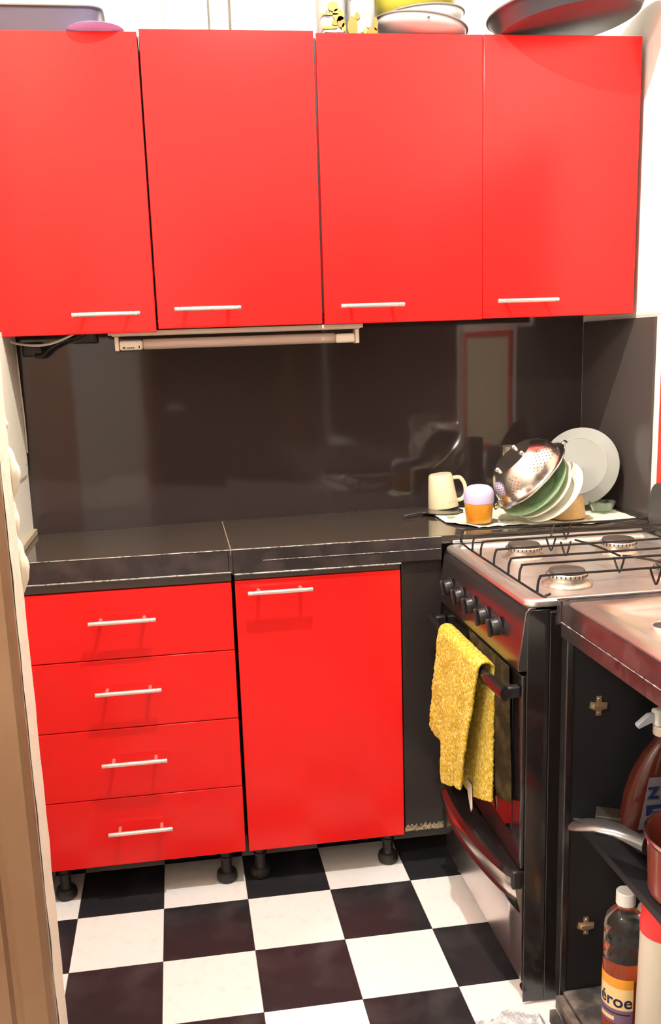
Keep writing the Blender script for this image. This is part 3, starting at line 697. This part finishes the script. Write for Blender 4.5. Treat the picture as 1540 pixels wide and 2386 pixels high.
def tg(a, b): return (HX+.006-.002*b, -.742-.03*a-.012*b, .385-.062*b*(1-.7*abs(a-.75)))
m = MB(); m.grid(tg, 8, 8); o = part('white_lining', m, WHITEFAB, t); s = o.modifiers.new('thick', 'SOLIDIFY'); s.thickness = .002
t = thing('towel', 'dark olive towel hanging behind the yellow one on the oven door', 'towel', (.93, -.85, .5))
m = MB(); SXT = .9285
rings = []
for i in range(40):
    u = i/39; z = .716-.30*u; 
    w = 1 if u > .06 else .5+.5*math.sin(u/.06*PI/2)
    e = 1 if u < .9 else max(.2, math.cos((u-.9)/.1*1.35))
    y0, y1 = -.690-.10*min(1, u*2.4), -.952-.020*u
    cyy = (y0+y1)/2; hw = (y0-y1)/2*e
    rings.append([(SXT+(.0065*w*e)*math.sin(q)+.0010*noise.noise((q*2, u*9, 3)), cyy+hw*math.cos(q)+.002*noise.noise((q, u*12, 1)), z) for q in [2*PI*k/28 for k in range(28)]])
m.loft(rings)
part('cloth', m, DTOWEL, t)

# ------------------------------------------------------------------ sink run
t = thing('sink_worktop', 'black laminate sink worktop with a chipped double front edge', 'worktop', (1.25, -1.5, .83))
SF = 1.000
part('deck', MB().box(SF+.004, 1.496, -1.0615, -1.029, .845, .8665), EDGE, t, bevel=.001)
part('deck', MB().box(SF+.004, 1.496, -2.10, -2.052, .845, .8665), EDGE, t, bevel=.001)
part('front_edge', MB().box(SF-.003, SF+.0035, -2.10, -1.036, .828, .8675), mat('sink_edge', (.035, .025, .025), .16, spec=.9, var=(.07, .05, .05), vscale=18), t, bevel=.001)
part('lower_rail', MB().box(SF-.001, SF+.014, -2.10, -1.030, .797, .825), mat('sink_rail', (.03, .022, .022), .25, spec=.7, var=(.07, .055, .05), vscale=22), t, bevel=.001)
mm = MB(); n = 80
mm.tube([(SF-.003, -1.032-1.05*i/n, .8265+.0006*noise.noise((i*.7, 1, 1))) for i in range(n+1)], [.0016*(.4+1.0*abs(noise.noise((i*.5, 3, 3)))) for i in range(n+1)], 6)
part('seam_strip', mm, mat('worn_seam', (.20, .16, .16), .4, var=(.62, .58, .55), vscale=70, vlo=.5, vhi=.7), t)
part('corner_cap', MB().box(SF-.006, SF+.012, -1.036, -1.020, .822, .868), EDGE, t, bevel=.0015)
part('end_strip', MB().box(SF+.012, 1.49, -1.028, -1.020, .835, .868), EDGE, t, bevel=.001)
t = thing('steel_sink', 'stainless inset sink with drain hole in the black worktop', 'sink', (1.25, -1.5, .867))
def slab_sink():
    m = MB(); rings = [rrect(SF-.0032+i, 1.480-i, -2.05+i, -1.062-i, max(.006, .012+j), z) for i, z, j in ((0, .8678, 0), (.001, .8705, 0), (.006, .8715, .0), (.042, .8700, .02), (.054, .8630, .03), (.066, .8560, .04), (.10, .8535, .05))]
    m.loft(rings, cap0=False); return m
part('sheet', slab_sink(), mat('sink_steel', (.58, .52, .46), .3, metal=.9, var=(.50, .43, .37), vscale=9), t)
rb = MB(); rb.tube(rrect(SF+.050, 1.436, -2.01, -1.108, .03, .8612), .0022, 8, closed=True)
part('bead', rb, mat('sink_bead', (.30, .25, .20), .35, metal=.8), t)
part('drain_ring', rim_ring(.026, 0, .003, T(1.118, -1.195, .8548)), STEEL, t)
part('drain_hole', MB().lathe([(0, 0), (.024, 0), (.024, .0012), (0, .0012)], 28, T(1.118, -1.195, .8540)), PRBLK, t)
t = thing('sink_cabinet', 'black doorless sink cabinet with bare hinge plates inside', 'cabinet', (1.25, -1.5, 0))
part('side_panel', MB().box(SF+.016, 1.490, -1.050, -1.032, .045, .796), mat('cab_inside', (.012, .012, .013), .4), t, bevel=.001)
part('front_stile', MB().box(SF+.002, SF+.0155, -1.054, -1.028, .045, .796), STOVEB, t, bevel=.002)
part('back_panel', MB().box(1.484, 1.490, -2.1, -1.051, .085, .796), bpy.data.materials['cab_inside'], t)
part('bottom_board', MB().box(SF+.010, 1.483, -2.1, -1.051, .045, .062), BOARDW, t, bevel=.001)
part('front_rail', MB().box(SF-.008, SF+.008, -2.1, -1.056, .030, .058), BOARDW, t, bevel=.002)
part('front_rail', MB().box(SF-.026, SF-.012, -2.1, -1.070, .012, .040), BOARDW, t, bevel=.002)
part('shelf', MB().box(1.040, 1.483, -2.1, -1.051, .404, .420), bpy.data.materials['cab_inside'], t, bevel=.001)
for x, z in ((1.066, .664), (1.053, .204)):
    h = MB(); pl = [(-.004, -.020), (.006, -.020), (.006, -.010), (.017, -.008), (.018, .004), (.006, .006), (.006, .018), (-.004, .018), (-.004, .006), (-.015, .008), (-.017, -.004), (-.008, -.009), (-.004, -.010)]
    k = len(pl); h.add([(x+a, y, z+b) for y in (-1.0508, -1.0538) for a, b in pl], [tuple(range(k)), tuple(range(k, 2*k))[::-1]]+[(i, (i+1) % k, k+(i+1) % k, k+i) for i in range(k)])
    hp_ = part('hinge_plate', h, BRASS, t, label='cross-shaped metal hinge plate', smooth=False)
    part('hinge_arm', MB().box(x-.012, x+.014, -1.0595, -1.0540, z-.004, z+.004), BRASS, hp_, bevel=.001)
    for a, b in ((.001, .013), (.001, -.015), (.012, -.001)):
        part('screw', MB().lathe([(0, 0), (.003, 0), (.0022, .0015), (0, .002)], 10, T(x+a, -1.0538, z+b) @ R(PI/2, 'X')), POLISH, hp_)

# contents of the sink cabinet
t = thing('spray_bottle', 'spray bottle of red-brown cleaner with grey label on the cabinet shelf', 'bottle', (1.140, -1.110, .4205))
rings = []
for z, hw, cx, d in ((0, .046, 0, .026), (.006, .050, 0, .030), (.04, .050, 0, .030), (.09, .046, .004, .029), (.13, .038, .010, .026), (.165, .026, .018, .020), (.182, .017, .024, .016), (.190, .0145, .026, .0145), (.200, .0145, .026, .0145)):
    rings.append([(cx+hw*math.copysign(abs(math.cos(q))**.75, math.cos(q)), d*math.copysign(abs(math.sin(q))**.75, math.sin(q)), z) for q in [2*PI*k/28 for k in range(28)]])
part('bottle', MB().loft(rings), SPRAYR, t, local=True)
lb = MB(); lb.grid(lambda a, b: (-.032+.020*b+(.074-.034*b)*a, -.0305+.004*b*b-.0000-.0018*math.sin(PI*a), .030+.100*b), 10, 10)
part('label', lb, SPRAYL, t, local=True)
part('label_print', text_mb('Z', .030, .0005, .0012, M=T(-.006, -.0325, .092) @ R(PI/2, 'X')), NAVY, t, local=True)
part('label_band', MB().box(-.018, .034, -.0330, -.0318, .058, .078), NAVY, t, local=True)
part('label_band', MB().box(-.006, .026, -.0336, -.0331, .066, .070), SPRAYL, t, local=True)
part('label_band', MB().box(-.018, .038, -.0326, -.0318, .034, .052), LABPUR, t, local=True)
part('collar', MB().lathe([(.017, .200), (.018, .203), (.018, .216), (.0165, .218)], 24, T(.026, 0, 0)), BPLAST, t, local=True)
part('sprayer', MB().box(.006, .050, -.012, .012, .2185, .250), WPLAST, t, local=True, bevel=.005)
part('trigger', MB().prism([(0, 0), (-.030, -.012), (-.034, -.004), (-.012, .014), (0, .016)], -.006, .006, T(.006, 0, .228) @ R(PI/2, 'X')), mat('trigger_grey', (.45, .47, .50), .35), t, local=True, bevel=.002)
t = thing('carton', 'small brown carton on the shelf behind the spray bottle', 'carton', (1.085, -1.085, .4205), rot=frame((0, 0, 1)))
part('box', MB().box(-.030, .030, -.020, .022, 0, .038, R(-.5, 'Z')), CARD, t, local=True, bevel=.002)
t = thing('sponge', 'navy cleaning cloth bundled on the shelf beside the spray bottle', 'cloth', (1.118, -1.178, .4205))
rg = []
for i in range(9):
    u = i/8; s = math.sin(PI*(u*.86+.1)); rg.append([((.040*s)*math.cos(q)*(1+.2*noise.noise((math.cos(q)*2, math.sin(q)*2, u*3))), (.024*s)*math.sin(q)*(1+.2*noise.noise((math.sin(q)*2, u*4, 3))), .001+.046*u) for q in [2*PI*k/20 for k in range(20)]])
part('bundle', MB().loft(rg), mat('navy_cloth', (.012, .02, .05), .8), t, local=True)
t = thing('saucepan', 'red-brown saucepan with long handle on the sink cabinet shelf', 'saucepan', (1.144, -1.312, .4207))
part('body', MB().lathe([(0, 0), (.088, 0), (.094, .005), (.098, .095), (.102, .100), (.104, .106), (.100, .108), (.096, .102), (.092, .006), (0, .004)], 48), SAUCE, t, local=True)
part('rim', rim_ring(.102, .106, .003), POLISH, t, local=True)
hl = MB(); secs = []
P0 = Vector((-.078, .068, .075)); P1 = Vector((-.168, .168, .055))
for u, w, h, dz in ((0, .012, .014, -.014), (.15, .017, .011, -.004), (.35, .021, .009, .006), (.6, .024, .008, .010), (.85, .026, .007, .006), (.95, .022, .006, .003), (1, .012, .004, .002)):
    p = P0.lerp(P1, u)+Vector((0, 0, dz)); d = (P1-P0).normalized(); sd = d.cross(Vector((0, 0, 1))).normalized()
    secs.append([p+sd*w*math.cos(q)+Vector((0, 0, h*math.sin(q))) for q in [2*PI*k/14 for k in range(14)]])
hl.loft(secs)
hh = part('handle', hl, HANDB, t, local=True)
hp0 = P0.lerp(P1, .86)+Vector((0, 0, .0133))
part('hanging_hole', MB().lathe([(0, 0), (.0085, 0), (.0085, .0006), (0, .0006)], 20, Matrix.Translation(hp0) @ R(math.atan2(1.0, -.9), 'Z') @ Matrix.Scale(1.7, 4, (1, 0, 0)) @ Matrix.Scale(.8, 4, (0, 1, 0))), PRBLK, hh, local=True)
# clear bottle with orange label
ZB = .0625
t = thing('cleaner_bottle', 'clear cleaner bottle with orange label and white cap', 'bottle', (1.077, -1.165, ZB))
bp = [(0, 0), (.030, 0), (.036, .006), (.037, .02), (.037, .150), (.0362, .152), (.0362, .156), (.037, .158), (.037, .185), (.0362, .187), (.0362, .190), (.037, .192), (.0365, .215), (.033, .232), (.024, .244), (.0145, .250), (.0145, .262), (0, .262)]
part('bottle', MB().lathe(bp, 40), PET, t, local=True)
part('liquid', MB().lathe([(0, .003), (.029, .003), (.0345, .008), (.0352, .02), (.0352, .118), (0, .118)], 36), LIQ, t, local=True)
part('cap', MB().lathe([(.0165, .258), (.0175, .259), (.0175, .282), (.016, .284), (0, .284)], 28), WPLAST, t, local=True)
A0 = -3.75; A1 = -1.50
def arc(z0, z1, m, a0=A0, a1=A1, r=.0376, nm='label'):
    part(nm, MB().lathe([(r, z0), (r, z1)], 24, None, a0, a1), m, t, local=True)
arc(.030, .060, LABPUR); arc(.060, .104, LABYEL); arc(.104, .124, LABORA)
arc(.050, .053, NAVY, -3.4, -1.65, .0379, 'label_line'); arc(.036, .044, LABYEL, -3.2, -2.4, .0379, 'label_line')
AC = -2.42
def wrap(p): 
    a = AC+p.x/.038; return Vector(((.0380+p.z)*math.cos(a), (.0380+p.z)*math.sin(a), p.y+.066))
part('label_text', text_mb('éroe', .035, .0003, .0006, fn=wrap), NAVY, t, local=True)
t = thing('detergent_bottle', 'white bottle with dark green label behind the clear cleaner bottle', 'bottle', (1.150, -1.150, ZB))
part('bottle', MB().lathe([(0, 0), (.036, 0), (.040, .005), (.040, .20), (.036, .225), (.020, .250), (.018, .275), (0, .275)], 32), WPLAST, t, local=True)
part('label', MB().lathe([(.0406, .215), (.0406, .10)], 20, None, -2.9, -.4), mat('pale_green', (.62, .66, .52), .4), t, local=True)
part('label', MB().lathe([(.0378, .219), (.0206, .2515)], 20, None, -2.9, -.4), GREEND, t, local=True)
def wrap2(p):
    a = -2.35+p.x/.041; return Vector(((.0410+p.z)*math.cos(a), (.0410+p.z)*math.sin(a), p.y+.165))
part('label_text', text_mb('C', .034, .0003, .0012, fn=wrap2), GREEND, t, local=True)
t = thing('white_bottle', 'tall plain cream bottle with a red collar at the cabinet front', 'bottle', (1.086, -1.287, ZB))
part('bottle', MB().lathe([(0, 0), (.040, 0), (.043, .006), (.040, .285), (0, .285)], 36), mat('ivory_plastic', (.66, .58, .46), .4), t, local=True)
part('collar', MB().lathe([(.0408, .282), (.0412, .284), (.039, .325), (.034, .332), (0, .334)], 36), PRRED, t, local=True)
# rug
rg = MB()
def rugf(a, b):
    x = .835+.132*a+.01*noise.noise((b*20, 3, 1))*(1 if a < .1 else .2); y0 = -1.030-.012*math.sin(a*9)-.006*noise.noise((a*30, 0, 1)); y = y0-.62*b
    h = .020*min(1, a*14+.1)*min(1, b*34+.12)*min(1, (1-a)*10+.2)
    return (x, y, .001+h+.005*abs(noise.noise((x*120, y*120, 2)))+.003*noise.noise((x*45, y*45, 5)))
rg.grid(rugf, 70, 190)
tag(part('rug', rg, RUG), 'grey fluffy rug in front of the sink cabinet', 'rug')

# ------------------------------------------------------------------ lamps
def lamp(pos, m, label, r=.055, blocker=False):
    t = thing('ceiling_lamp', label, 'lamp', pos)
    part('bulb', MB().lathe([(0, -r)]+[(r*math.cos(q), r*math.sin(q)) for q in [-PI/2+PI*i/14 for i in range(1, 14)]]+[(0, r)], 24), m, t, local=True)
    part('socket', MB().lathe([(.016, r+.002), (.018, r+.01), (.018, ZC-pos[2]-.012), (.045, ZC-pos[2]-.010), (.045, ZC-pos[2]-.001)], 20), WPLAST, t, local=True)
    if blocker:
        part('blocker', MB().lathe([(.019, .050), (.050, .046), (.085, .014), (.088, .006), (.086, .006), (.083, .013), (.049, .043), (.019, .047)], 32, cap=False), mat('blocker_grey', (.30, .29, .28), .6), t, local=True)  # added cover over the bulb, keeps its light off the ceiling
lamp(LAMP_POS, BULB, 'small ceiling bulb under an added upward-light shade over the kitchen floor', .018, True)
lamp(HALL_FILL_POS, FILLBULB, 'added fill bulb in the hall, out of view')  # added fill, placed so the doors mirror no hot spot
